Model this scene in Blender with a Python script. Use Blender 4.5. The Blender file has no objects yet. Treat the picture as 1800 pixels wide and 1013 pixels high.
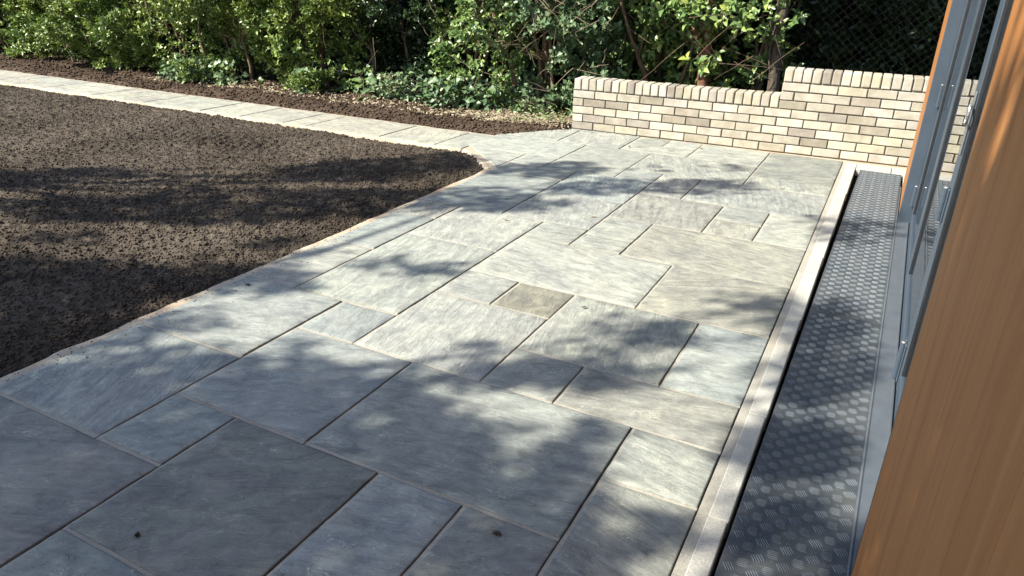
import bpy, bmesh, math, random
import numpy as np
from mathutils import Vector, Matrix, noise
random.seed(7); rng = np.random.default_rng(7)
scene = bpy.context.scene
col = scene.collection
# ------------------------------------------------------------------ camera
CAM_H = 1.40
FPX, PITCH, ROLL, YAW = 1261.0, math.radians(23.663), math.radians(1.487), math.radians(26.92)
_f = Vector((-math.sin(YAW)*math.cos(PITCH), math.cos(YAW)*math.cos(PITCH), -math.sin(PITCH)))
_r = Vector((math.cos(YAW), math.sin(YAW), 0)); _u = _r.cross(_f)
RT = math.cos(ROLL)*_r + math.sin(ROLL)*_u
UP = -math.sin(ROLL)*_r + math.cos(ROLL)*_u
cd = bpy.data.cameras.new('camera'); cam = bpy.data.objects.new('camera', cd); col.objects.link(cam)
m = Matrix((RT, UP, -_f)).transposed().to_4x4(); m.translation = (0, 0, CAM_H); cam.matrix_world = m
cd.sensor_width = 36; cd.lens = 36*FPX/1800; cd.clip_start = .02; cd.clip_end = 500
scene.camera = cam
scene.render.resolution_x, scene.render.resolution_y = 1024, 576
# ------------------------------------------------------------------ sky, sun, exposure
SUN_EL, SUN_AZ = math.radians(40), math.radians(42)       # light travels along SUN_AZ measured from +X
LD = Vector((math.cos(SUN_AZ)*math.cos(SUN_EL), math.sin(SUN_AZ)*math.cos(SUN_EL), -math.sin(SUN_EL)))
w = bpy.data.worlds.new('World'); scene.world = w; w.use_nodes = True
sky = w.node_tree.nodes.new('ShaderNodeTexSky'); sky.sky_type = 'NISHITA'; sky.sun_disc = False
sky.sun_elevation = SUN_EL; sky.sun_rotation = math.atan2(-LD.x, -LD.y) % (2*math.pi)
bg = w.node_tree.nodes['Background']; bg.inputs[1].default_value = 0.104
w.node_tree.links.new(sky.outputs[0], bg.inputs[0])
sd = bpy.data.lights.new('sun', 'SUN'); sd.energy = 4.9; sd.angle = math.radians(.53); sd.color = (1, .945, .81)
so = bpy.data.objects.new('sun', sd); col.objects.link(so); so.rotation_euler = LD.to_track_quat('-Z', 'Y').to_euler(); so.location = (-8, -8, 12)
vs = scene.view_settings; vs.view_transform = 'Standard'; vs.look = 'None'; vs.exposure = 1.30; vs.gamma = 1
# ------------------------------------------------------------------ helpers
def ray(px, py):
    d = RT*(px-900) - UP*(py-506.5) + _f*FPX
    return d.normalized()
def on_ground(px, py, z=0):
    d = ray(px, py); t = (z-CAM_H)/d.z; return Vector((d.x*t, d.y*t, z))
def at_y(px, py, Y):
    d = ray(px, py); t = Y/d.y; return Vector((d.x*t, Y, CAM_H+d.z*t))
def to_px(p):
    q = Vector(p)-Vector((0, 0, CAM_H)); zf = q.dot(_f)
    if zf < .05: return None
    return 900+FPX*q.dot(RT)/zf, 506.5-FPX*q.dot(UP)/zf
def tag(o, label=None, cat=None, group=None, kind=None):
    if label: o['label'] = label
    if cat: o['category'] = cat
    if group: o['group'] = group
    if kind: o['kind'] = kind
    return o
def link(name, me, mat=None, parent=None):
    o = bpy.data.objects.new(name, me); col.objects.link(o)
    if mat is not None and me is not None and not me.materials: me.materials.append(mat)
    if parent: o.parent = parent
    return o
def empty(name, loc=(0, 0, 0), rz=0, parent=None):
    o = bpy.data.objects.new(name, None); col.objects.link(o); o.location = loc; o.rotation_euler[2] = rz
    o.empty_display_size = .1
    if parent: o.parent = parent
    return o
def mesh(name, v, f, smooth=False):
    me = bpy.data.meshes.new(name); me.from_pydata(v, [], f); me.update()
    if smooth: me.polygons.foreach_set('use_smooth', [True]*len(me.polygons))
    return me
def np_mesh(name, V, F, smooth=False):
    """V (n,3) float, F (m,k) int"""
    me = bpy.data.meshes.new(name); V = np.ascontiguousarray(V, np.float32); F = np.ascontiguousarray(F, np.int32)
    n, k = F.shape
    me.vertices.add(len(V)); me.vertices.foreach_set('co', V.ravel())
    me.loops.add(n*k); me.loops.foreach_set('vertex_index', F.ravel())
    me.polygons.add(n); me.polygons.foreach_set('loop_start', np.arange(0, n*k, k, dtype=np.int32))
    if smooth: me.polygons.foreach_set('use_smooth', np.ones(n, bool))
    me.update(calc_edges=True); me.validate(); return me
def box_bm(bm, x0, x1, y0, y1, z0, z1, bev=0.0, seg=1):
    vs_ = [bm.verts.new(p) for p in ((x0, y0, z0), (x1, y0, z0), (x1, y1, z0), (x0, y1, z0), (x0, y0, z1), (x1, y0, z1), (x1, y1, z1), (x0, y1, z1))]
    fs = [bm.faces.new([vs_[i] for i in q]) for q in ((3, 2, 1, 0), (4, 5, 6, 7), (0, 1, 5, 4), (1, 2, 6, 5), (2, 3, 7, 6), (3, 0, 4, 7))]
    if bev:
        es = list({e for f_ in fs for e in f_.edges})
        bmesh.ops.bevel(bm, geom=es, offset=bev, segments=seg, affect='EDGES', profile=.6)
def box(name, x0, x1, y0, y1, z0, z1, mat, parent=None, bev=0.0, seg=1):
    bm = bmesh.new(); box_bm(bm, x0, x1, y0, y1, z0, z1, bev, seg)
    me = bpy.data.meshes.new(name); bm.to_mesh(me); bm.free()
    return link(name, me, mat, parent)
def tube_arrays(pts, rad, n=6):
    P = [Vector(p) for p in pts]; V = []; F = []
    for i, p in enumerate(P):
        t = (P[min(i+1, len(P)-1)]-P[max(i-1, 0)]).normalized()
        a = t.cross(Vector((.31, .77, .55))).normalized(); b = t.cross(a)
        for k in range(n):
            an = 2*math.pi*k/n; V.append(p+(a*math.cos(an)+b*math.sin(an))*rad[i])
    for i in range(len(P)-1):
        for k in range(n):
            F.append((i*n+k, i*n+(k+1) % n, (i+1)*n+(k+1) % n, (i+1)*n+k))
    return V, F
def tubes(name, lst, mat, parent=None, n=6):
    V = []; F = []
    for pts, rad in lst:
        v, f = tube_arrays(pts, rad, n); o = len(V); V += v; F += [tuple(i+o for i in q) for q in f]
    return link(name, mesh(name, V, F, True), mat, parent)
def wiggle(a, b, n=6, amp=.04, seed=0):
    a = Vector(a); b = Vector(b); r = random.Random(seed); out = []
    for i in range(n+1):
        t = i/n; p = a.lerp(b, t)
        if 0 < i < n: p += Vector((r.uniform(-amp, amp), r.uniform(-amp, amp), r.uniform(-amp, amp)*.5))
        out.append(p)
    return out
# ------------------------------------------------------------------ materials
class NT:
    def __init__(s, name):
        s.m = bpy.data.materials.new(name); s.m.use_nodes = True; s.t = s.m.node_tree; s.b = s.t.nodes['Principled BSDF']; s.o = s.t.nodes['Material Output']
    def n(s, ty, **kw):
        nd = s.t.nodes.new('ShaderNode'+ty)
        for k, v in kw.items():
            if k.startswith('i_'):
                key = k[2:]; key = int(key) if key.isdigit() else key.replace('_', ' ')
                if hasattr(v, 'is_linked'): s.t.links.new(v, nd.inputs[key])
                else: nd.inputs[key].default_value = v
            else: setattr(nd, k, v)
        return nd
    def set(s, **kw):
        for k, v in kw.items():
            key = k.replace('_', ' ')
            if hasattr(v, 'is_linked'): s.t.links.new(v, s.b.inputs[key])
            else: s.b.inputs[key].default_value = v
    def ramp(s, fac, stops):
        r = s.n('ValToRGB'); s.t.links.new(fac, r.inputs[0]); e = r.color_ramp.elements
        while len(e) < len(stops): e.new(.5)
        for el, (p, c) in zip(e, stops): el.position = p; el.color = (*c, 1) if len(c) == 3 else c
        return r.outputs[0]
    def mix(s, fac, a, b, mode='MIX'):
        x = s.n('Mix', data_type='RGBA', blend_type=mode)
        for v, i in ((fac, 0), (a, 6), (b, 7)):
            if hasattr(v, 'is_linked'): s.t.links.new(v, x.inputs[i])
            else: x.inputs[i].default_value = v if i == 0 else ((*v, 1) if len(v) == 3 else v)
        return x.outputs[2]
    def math(s, op, a, b=0.0, clamp=False):
        x = s.n('Math', operation=op, use_clamp=clamp)
        for v, i in ((a, 0), (b, 1)):
            if hasattr(v, 'is_linked'): s.t.links.new(v, x.inputs[i])
            else: x.inputs[i].default_value = v
        return x.outputs[0]
    def noise(s, vec, scale, detail=4, rough=.55, dist=0.0):
        x = s.n('TexNoise', i_Scale=scale, i_Detail=detail, i_Roughness=rough, i_Distortion=dist)
        if vec is not None: s.t.links.new(vec, x.inputs['Vector'])
        return x.outputs[0]
    def bump(s, h, strength=.4, dist=.01, prev=None):
        x = s.n('Bump', i_Strength=strength, i_Distance=dist); s.t.links.new(h, x.inputs['Height'])
        if prev is not None: s.t.links.new(prev, x.inputs['Normal'])
        return x.outputs[0]
def objvec(t, scale=(1, 1, 1), rnd=True, rotate=False):
    tc = t.n('TexCoord'); v = tc.outputs['Object']
    if rnd:
        oi = t.n('ObjectInfo'); c = t.n('CombineXYZ')
        r = oi.outputs['Random']
        t.t.links.new(t.math('MULTIPLY', r, 37.0), c.inputs[0]); t.t.links.new(t.math('MULTIPLY', r, 91.0), c.inputs[1])
        if rotate:
            vr = t.n('VectorRotate', rotation_type='Z_AXIS'); t.t.links.new(v, vr.inputs['Vector'])
            q = t.math('FRACT', t.math('MULTIPLY', r, 7.31)); t.t.links.new(t.math('ADD', t.math('MULTIPLY', t.math('SUBTRACT', q, .5), 1.1), t.math('MULTIPLY', t.math('GREATER_THAN', q, .74), .9)), vr.inputs['Angle']); v = vr.outputs[0]
        a = t.n('VectorMath', operation='ADD'); t.t.links.new(v, a.inputs[0]); t.t.links.new(c.outputs[0], a.inputs[1]); v = a.outputs[0]
    if scale != (1, 1, 1):
        mp = t.n('VectorMath', operation='MULTIPLY'); t.t.links.new(v, mp.inputs[0]); mp.inputs[1].default_value = scale; v = mp.outputs[0]
    return v
def mat_stone():
    t = NT('riven sandstone')
    v = objvec(t, rotate=True); vst = objvec(t, (1.0, 1.7, 3), rotate=True)
    oi = t.n('ObjectInfo'); base = oi.outputs['Color']
    cloud = t.noise(v, 4.0, 7, .66, .8); streak = t.noise(vst, 11.0, 9, .72, .7)
    c1 = t.mix(t.ramp(cloud, [(.3, (0, 0, 0)), (.72, (1, 1, 1))]), t.mix(1, base, (.80, .80, .83), 'MULTIPLY'), t.mix(1, base, (1.20, 1.18, 1.10), 'MULTIPLY'))
    c2 = t.mix(t.ramp(streak, [(.36, (0, 0, 0)), (.66, (1, 1, 1))]), t.mix(1, c1, (.70, .70, .71), 'MULTIPLY'), t.mix(1, c1, (1.20, 1.19, 1.14), 'MULTIPLY'))
    vein = t.noise(objvec(t, (.6, 4.6, 3), rotate=True), 3.0, 4, .5, 1.6); vst_ = t.ramp(t.math('FRACT', t.math('MULTIPLY', oi.outputs['Random'], 23.7)), [(.0, (.25, .25, .25)), (1, (.95, .95, .95))])
    c2 = t.mix(t.math('MULTIPLY', t.ramp(vein, [(.52, (0, 0, 0)), (.66, (1, 1, 1))]), vst_), c2, t.mix(1, c2, (.78, .78, .78), 'MULTIPLY'))
    c2 = t.mix(t.math('MULTIPLY', t.ramp(vein, [(.33, (1, 1, 1)), (.43, (0, 0, 0))]), vst_), c2, t.mix(1, c2, (1.14, 1.14, 1.11), 'MULTIPLY'))
    # riven lamination: steps along the contours of a stretched noise, pale on the broken edge
    contour = t.noise(objvec(t, (.8, 3.4, 3), rotate=True), 3.4, 8, .60, .9)
    k = t.math('MULTIPLY', contour, 11.0); fr = t.math('FRACT', k)
    line = t.math('MULTIPLY', t.ramp(fr, [(.0, (1, 1, 1)), (.05, (1, 1, 1)), (.10, (0, 0, 0)), (1, (0, 0, 0))]), t.ramp(t.noise(v, 9, 4), [(.45, (0, 0, 0)), (.52, (1, 1, 1))]))
    c3 = t.mix(t.math('MULTIPLY', line, .85), c2, t.mix(1, c2, (1.75, 1.73, 1.66), 'MULTIPLY'))
    dk = t.math('MULTIPLY', t.ramp(fr, [(0, (0, 0, 0)), (.84, (0, 0, 0)), (.95, (1, 1, 1)), (1, (1, 1, 1))]), t.ramp(t.noise(v, 6, 4), [(.44, (0, 0, 0)), (.54, (1, 1, 1))]))
    c3 = t.mix(t.math('MULTIPLY', dk, .8), c3, t.mix(1, c3, (.58, .57, .56), 'MULTIPLY'))
    fine = t.noise(v, 190, 4, .75)
    c4 = t.mix(t.ramp(fine, [(.3, (.55, .55, .55)), (.62, (0, 0, 0))]), c3, t.mix(1, c3, (.72, .72, .72), 'MULTIPLY'))
    bloom = t.ramp(t.noise(v, 2.6, 8, .72, .4), [(.50, (0, 0, 0)), (.76, (.40, .40, .40))])
    c5 = t.mix(bloom, c4, (.38, .37, .33))
    sc = t.ramp(t.noise(objvec(t, (1, 8, 3), rotate=True), 26, 2, .5), [(.71, (0, 0, 0)), (.75, (.55, .55, .55))])
    c5 = t.mix(t.math('MULTIPLY', sc, t.ramp(cloud, [(.5, (0, 0, 0)), (.6, (1, 1, 1))])), c5, (.52, .51, .48))
    step = t.math('MULTIPLY', t.math('FLOOR', k), .14)
    h = t.math('ADD', t.math('ADD', t.math('ADD', t.math('MULTIPLY', streak, .9), t.math('MULTIPLY', vein, 1.2)), step), t.math('ADD', t.math('MULTIPLY', fr, .10), t.math('MULTIPLY', fine, .25)))
    t.set(Base_Color=c5, Roughness=.78, Normal=t.bump(h, .5, .010)); t.b.inputs['Specular IOR Level'].default_value = .22
    return t.m
def mat_mortar(name, a, b, c=None, sc=40):
    t = NT(name); g = t.n('NewGeometry').outputs['Position']
    n1 = t.noise(g, 5, 4, .6); n2 = t.noise(g, sc*4, 3, .7)
    cc = t.mix(t.ramp(n1, [(.35, (0, 0, 0)), (.65, (1, 1, 1))]), a, b)
    if c: cc = t.mix(t.ramp(t.noise(g, 2.3, 4, .6), [(.5, (0, 0, 0)), (.68, (.8, .8, .8))]), cc, c)
    cc = t.mix(t.ramp(n2, [(.35, (.5, .5, .5)), (.6, (0, 0, 0))]), cc, t.mix(1, cc, (.55, .55, .55), 'MULTIPLY'))
    t.set(Base_Color=cc, Roughness=.9, Normal=t.bump(n2, .5, .006)); return t.m
def mat_soil(name, a, b, sc=1.0, dry=None):
    t = NT(name); g = t.n('NewGeometry').outputs['Position']
    n1 = t.noise(g, 1.3*sc, 5, .6); n2 = t.noise(g, 55*sc, 5, .75); n3 = t.noise(g, 190*sc, 2, .6)
    cc = t.mix(t.ramp(n1, [(.3, (0, 0, 0)), (.7, (1, 1, 1))]), a, b)
    cc = t.mix(t.ramp(n2, [(.3, (.85, .85, .85)), (.62, (0, 0, 0))]), cc, t.mix(1, cc, (.5, .5, .5), 'MULTIPLY'))
    if dry: cc = t.mix(t.ramp(n3, [(.66, (0, 0, 0)), (.74, (.8, .8, .8))]), cc, dry)
    t.set(Base_Color=cc, Roughness=.95, Normal=t.bump(t.math('ADD', n2, t.math('MULTIPLY', n3, .4)), .9, .02)); t.b.inputs['Specular IOR Level'].default_value = .15
    return t.m
def mat_brick():
    t = NT('buff brick'); v = objvec(t); oi = t.n('ObjectInfo')
    n1 = t.noise(v, 9, 5, .6, .4); n2 = t.noise(v, 150, 4, .7)
    b = oi.outputs['Color']
    c = t.mix(t.ramp(n1, [(.35, (0, 0, 0)), (.7, (1, 1, 1))]), t.mix(1, b, (.78, .76, .72), 'MULTIPLY'), t.mix(1, b, (1.10, 1.10, 1.10), 'MULTIPLY'))
    c = t.mix(t.ramp(n2, [(.3, (.6, .6, .6)), (.5, (0, 0, 0))]), c, t.mix(1, c, (.72, .68, .62), 'MULTIPLY'))
    t.set(Base_Color=c, Roughness=.88, Normal=t.bump(t.math('ADD', t.math('MULTIPLY', n1, 1.5), n2), .45, .004)); t.b.inputs['Specular IOR Level'].default_value = .2
    return t.m
def mat_leaf(name, stops, rough=.38, trans=.28, spec=.5):
    t = NT(name); g = t.n('NewGeometry'); r = g.outputs['Random Per Island']
    cl = t.noise(g.outputs['Position'], 2.4, 3, .6)
    f = t.math('ADD', t.math('MULTIPLY', r, .62), t.math('MULTIPLY', t.math('SUBTRACT', cl, .5), 1.3))
    c = t.ramp(t.math('ADD', f, .19, True), stops)
    t.set(Base_Color=c, Roughness=rough); t.b.inputs['Specular IOR Level'].default_value = spec
    tr = t.n('BsdfTranslucent'); t.t.links.new(t.mix(1, c, (1.5, 1.6, .7), 'MULTIPLY'), tr.inputs[0])
    mx = t.n('MixShader'); mx.inputs[0].default_value = trans
    t.t.links.new(t.b.outputs[0], mx.inputs[1]); t.t.links.new(tr.outputs[0], mx.inputs[2]); t.t.links.new(mx.outputs[0], t.o.inputs[0])
    return t.m
def mat_bark(name, a, b, sc=30):
    t = NT(name); g = t.n('NewGeometry').outputs['Position']
    mp = t.n('VectorMath', operation='MULTIPLY'); t.t.links.new(g, mp.inputs[0]); mp.inputs[1].default_value = (1, 1, .3)
    n1 = t.noise(mp.outputs[0], sc, 5, .65, .5)
    t.set(Base_Color=t.mix(t.ramp(n1, [(.35, (0, 0, 0)), (.65, (1, 1, 1))]), a, b), Roughness=.9, Normal=t.bump(n1, .8, .015)); return t.m
def mat_plain(name, c, rough=.5, metal=0.0, n=None, spec=.5):
    t = NT(name); g = t.n('NewGeometry').outputs['Position']
    k = t.noise(g, n or 14, 5, .6)
    t.set(Base_Color=t.mix(t.ramp(k, [(.3, (0, 0, 0)), (.7, (1, 1, 1))]), tuple(x*.88 for x in c), tuple(min(1, x*1.1) for x in c)),
          Metallic=metal, Roughness=t.math('ADD', t.math('MULTIPLY', k, .18), rough-.09)); t.b.inputs['Specular IOR Level'].default_value = spec
    return t.m
def mat_tread():
    t = NT('chequer plate metal'); g = t.n('NewGeometry').outputs['Position']
    k = t.noise(g, 6, 6, .65, .5); k2 = t.noise(g, 90, 3, .6)
    c = t.mix(t.ramp(k, [(.42, (0, 0, 0)), (.7, (1, 1, 1))]), (.058, .068, .080), (.095, .098, .098))
    c = t.mix(t.ramp(k2, [(.6, (0, 0, 0)), (.75, (.35, .35, .35))]), c, (.34, .31, .25))
    t.set(Base_Color=c, Metallic=.2, Roughness=t.math('ADD', t.math('MULTIPLY', k, .25), .45), Normal=t.bump(k2, .12, .002)); t.b.inputs['Specular IOR Level'].default_value = .22; return t.m
def mat_wood():
    t = NT('timber cladding'); v = objvec(t, (9, 9, .55)); oi = t.n('ObjectInfo')
    n1 = t.noise(v, 2.0, 6, .62, .9); n2 = t.noise(objvec(t, (60, 60, 1.6)), 2.0, 4, .6)
    c = t.ramp(n1, [(.25, (.24, .096, .033)), (.5, (.325, .142, .050)), (.78, (.40, .188, .072))])
    c = t.mix(t.math('MULTIPLY', n2, .35), c, t.mix(1, c, (.80, .77, .74), 'MULTIPLY'))
    c = t.mix(t.math('MULTIPLY', oi.outputs['Random'], .35), c, t.mix(1, c, (.80, .82, .84), 'MULTIPLY'))
    t.set(Base_Color=c, Roughness=.58, Normal=t.bump(n2, .10, .002)); t.b.inputs['Specular IOR Level'].default_value = .12
    return t.m
def mat_glass():
    t = NT('door glass')
    gl = t.n('BsdfGlossy', i_Roughness=.006, i_Color=(.96, .98, 1, 1)); tr = t.n('BsdfTransparent', i_Color=(.80, .86, .85, 1))
    fr = t.n('Fresnel', i_IOR=1.62); mx = t.n('MixShader')
    t.t.links.new(fr.outputs[0], mx.inputs[0]); t.t.links.new(tr.outputs[0], mx.inputs[1]); t.t.links.new(gl.outputs[0], mx.inputs[2]); t.t.links.new(mx.outputs[0], t.o.inputs[0])
    return t.m
M = dict(
 bed=mat_plain('dark joint bedding', (.05, .042, .033), .95, spec=.1),
 stone=mat_stone(),
 mortar=mat_mortar('buff jointing mortar', (.325, .305, .26), (.37, .352, .305), (.35, .315, .255)),
 haunch=mat_mortar('sandy mortar haunch', (.42, .35, .26), (.46, .405, .32), (.42, .29, .19)),
 edging=mat_mortar('pale edging stone', (.42, .41, .37), (.47, .455, .405), (.45, .42, .36)),
 wallmortar=mat_mortar('grey brick mortar', (.165, .152, .13), (.225, .208, .18), sc=60),
 soil=mat_soil('raked topsoil', (.074, .058, .044), (.155, .127, .100), dry=(.25, .21, .17)),
 strip=mat_soil('planting soil', (.085, .058, .042), (.125, .088, .063), dry=(.24, .19, .14)),
 ground=mat_soil('bare ground', (.05, .045, .03), (.075, .06, .042)),
 brick=mat_brick(),
 tread=mat_tread(), bars=mat_plain('worn highlit tread bars', (.15, .17, .19), .45, .3, n=40, spec=.3), wood=mat_wood(), glass=mat_glass(),  # bar colour lightened for wear and for the highlights along the ridges
 anth=mat_plain('anthracite powder coat', (.046, .062, .084), .5, n=5, spec=.22),
 anthdark=mat_plain('black gasket and gap shade', (.014, .015, .018), .5),
 sill=mat_plain('weathered aluminium sill', (.10, .115, .135), .5, .3, n=18),
 alu=mat_plain('bright aluminium', (.35, .36, .37), .35, .8),
 void=mat_plain('black void liner', (.006, .006, .006), .9, spec=.1),
 plaster=mat_plain('grey plaster', (.22, .22, .21), .9), roof=mat_plain('roof felt', (.05, .05, .05), .9),
 wire=mat_plain('dark coated fence wire', (.045, .05, .045), .25, .6),
 bark=mat_bark('brown bark', (.10, .065, .042), (.19, .135, .09)), barkred=mat_bark('flaky red bark', (.12, .05, .028), (.26, .13, .075), 22),
 barkdark=mat_bark('dark bark', (.055, .042, .03), (.10, .08, .06)), twig=mat_bark('dry twig', (.17, .13, .085), (.27, .21, .14), 60),
 privet=mat_leaf('privet leaf', [(.0, (.030, .066, .022)), (.32, (.095, .155, .044)), (.64, (.20, .265, .074)), (1, (.34, .385, .105))], .42, .10, .4),
 holly=mat_leaf('shade darkened evergreen leaf', [(.0, (.010, .022, .010)), (.6, (.023, .046, .017)), (1, (.050, .078, .028))], .30, .15, .5),  # evergreen green, darkened further so the hedge gaps read as deep shade
 laurel=mat_leaf('broad bright leaf', [(.0, (.045, .095, .034)), (.42, (.11, .185, .058)), (.78, (.21, .285, .085)), (1, (.38, .42, .10))], .36, .10, .5),
 ivy=mat_leaf('ivy leaf', [(.0, (.045, .090, .045)), (.5, (.10, .165, .080)), (1, (.22, .28, .15))], .42, .10, .4),
 dry=mat_leaf('dead leaf', [(.0, (.18, .14, .095)), (.5, (.32, .265, .19)), (1, (.50, .44, .34))], .8, .12, .2),
 shade=mat_leaf('tree leaf', [(.0, (.03, .06, .02)), (1, (.09, .13, .035))], .5, .06),
)
# ------------------------------------------------------------------ big ground sheet
gr = link('ground', mesh('ground', [(-90, -90, -.09), (90, -90, -.09), (90, 90, -.09), (-90, 90, -.09)], [(0, 1, 2, 3)]), M['ground']); tag(gr, kind='structure')
# ------------------------------------------------------------------ patio and path
def GX(g): return -.247-.3*g
def GY(g): return 1.105+.3035*(g*(1+.0012*g)) if g > 0 else 1.105+.3035*g
J = .0075
def fbm(x, y, z=0, o=3):
    s = 0; a = 1
    for i in range(o):
        s += a*noise.noise(Vector((x, y, z))); x *= 2.1; y *= 2.1; a *= .5
    return s
def slab_mesh(wx, wy, seed):
    r = random.Random(seed); nx = max(4, int(wx/.045)); ny = max(4, int(wy/.045)); V = []; F = []
    ang = r.uniform(0, 2.2); ca, sa = math.cos(ang), math.sin(ang); amp = r.uniform(.0008, .0022); tx, ty = r.uniform(-.003, .003), r.uniform(-.003, .003)
    def wob(s, k): return .0032*noise.noise(Vector((s*9+seed*3.7, k*5.1, seed)))
    def cuts(w_, n_): return [-w_/2, -w_/2+.0045]+[-w_/2+w_*k/n_ for k in range(1, n_)]+[w_/2-.0045, w_/2]
    xs, ys = cuts(wx, nx), cuts(wy, ny); nx, ny = len(xs)-1, len(ys)-1
    for j in range(ny+1):
        for i in range(nx+1):
            x, y = xs[i], ys[j]
            if i == 0: x += wob(y, 0)
            if i == nx: x += wob(y, 1)
            if j == 0: y += wob(x, 2)
            if j == ny: y += wob(x, 3)
            xr, yr = x*ca+y*sa, -x*sa+y*ca
            z = amp*fbm(xr*3+seed*1.3, yr*11, seed*.7) + tx*x + ty*y
            if i in (0, nx) or j in (0, ny): z -= .0006+.0016*r.random()
            V.append((x, y, z))
    idx = lambda i, j: j*(nx+1)+i
    for j in range(ny):
        for i in range(nx): F.append((idx(i, j), idx(i+1, j), idx(i+1, j+1), idx(i, j+1)))
    ring = [idx(i, 0) for i in range(nx)]+[idx(nx, j) for j in range(ny)]+[idx(i, ny) for i in range(nx, 0, -1)]+[idx(0, j) for j in range(ny, 0, -1)]
    b0 = len(V)
    for k in ring: V.append((V[k][0]*.999, V[k][1]*.999, -.028))
    n = len(ring)
    for k in range(n): F.append((ring[(k+1) % n], ring[k], b0+k, b0+(k+1) % n))
    F.append(tuple(b0+k for k in range(n-1, -1, -1)))
    me = mesh('paving_slab', V, F)
    for p in me.polygons[:nx*ny]: p.use_smooth = True
    return me
TONE = dict(blue=(.275, .302, .300), pale=(.328, .345, .325), grey=(.290, .304, .290), tan=(.282, .286, .262), brown=(.215, .212, .182), dark=(.226, .238, .230), purple=(.242, .252, .245), pink=(.272, .278, .264), cream=(.355, .350, .312), creamgrey=(.325, .330, .306))
patio = link('patio', mesh('patio', [(GX(8.2), -3.2, -.026), (GX(-.12), -3.2, -.026), (GX(-.12), GY(18.6), -.026), (GX(8.42), GY(18.35), -.026), (GX(10.1), GY(16.2), -.026), (GX(10.0), GY(13.75), -.026), (GX(8.2), GY(12.1), -.026)], [(0, 1, 2, 3, 4, 5, 6)]), M['bed'])
tag(patio, kind='structure')
slabs = [ # gx left, gx right, gy near, gy far, tone
 (8, 5, -2, 0, 'purple'), (5, 3, -1, 1, 'dark'), (5, 3, -2, -1, 'blue'), (3, 2, -1, 1, 'blue'), (2, 1, -1, 1, 'dark'), (1, 0, 0, 2, 'grey'), (1, 0, -1, 0, 'grey'), (3, 0, -2, -1, 'blue'),
 (8, 6, 0, 2, 'blue'), (6, 5, 0, 1, 'blue'), (8, 6, 2, 4, 'blue'), (6, 4, 1, 3, 'blue'), (6, 5, 3, 4, 'blue'), (4, 1, 1, 3, 'blue'), (1, 0, 2, 3, 'grey'),
 (3, 2, 3, 4, 'grey'), (2, 0, 3, 4, 'tan'), (3, 1, 4, 6, 'grey'), (1, 0, 4, 6, 'blue'), (5, 3, 3, 5, 'pale'), (4, 3, 5, 6, 'brown'), (5, 4, 5, 6, 'pale'),
 (2, 0, 6, 8, 'tan'), (5, 2, 6, 8, 'pale'), (4, 3, 8, 10, 'pale'), (5, 4, 8, 9, 'pale'), (3, 0, 8, 10, 'tan'), (7, 5, 4, 7, 'pale'), (7, 5, 7, 9, 'pale'),
 (8, 7, 4, 6, 'pale'), (8, 7, 6, 8, 'blue'), (8, 7, 8, 9, 'tan'), (8, 6, 9, 12, 'blue'), (6, 4, 9, 11, 'grey'), (6, 4, 11, 13, 'blue'), (8, 6, 12, 13, 'grey'),
 (4, 2, 10, 12, 'pink'), (2, 1, 11, 12, 'grey'), (2, 1, 10, 11, 'tan'), (1, 0, 10, 12, 'pale'), (4, 3, 12, 14, 'grey'), (3, 0, 12, 14, 'blue'), (7, 5, 13, 16, 'grey'),
 (5, 4, 13, 14, 'blue'), (5, 2, 14, 16, 'grey'), (2, 0, 14, 15, 'grey'), (2, 0, 15, 18, 'dark'), (4, 2, 16, 18, 'pale'), (6, 4, 16, 17, 'pale'), (6, 5, 17, 18, 'grey'), (5, 4, 17, 18, 'pale'),
 (8, 6, 16, 18, 'pale'), (10, 7, 14, 16, 'pale'), (8, 7, 13, 14, 'pale')]
for r0 in range(3):
    for c0 in range(4): slabs.append((8-2*c0, 6-2*c0, -4-2*r0, -2-2*r0, ('blue', 'purple', 'grey')[(r0+c0) % 3]))
def put_slab(x0, x1, y0, y1, tone, parent, seed):
    me = slab_mesh(x1-x0-2*J, y1-y0-2*J, seed); o = link('paving_slab', me, M['stone'], parent)
    rr = random.Random(seed*13+5); o.location = ((x0+x1)/2+rr.uniform(-.0015, .0015), (y0+y1)/2+rr.uniform(-.0015, .0015), rr.uniform(-.0015, .0015)); o.rotation_euler[2] = rr.uniform(-.002, .002)
    k = rr.uniform(.93, 1.07); c = TONE[tone]; o.color = (c[0]*k*rr.uniform(.98, 1.02), c[1]*k, c[2]*k*rr.uniform(.98, 1.02), 1); return o
for i, (a, b, c, d, t) in enumerate(slabs): put_slab(GX(a), GX(b), GY(c), GY(d), t, patio, i+1)
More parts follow.
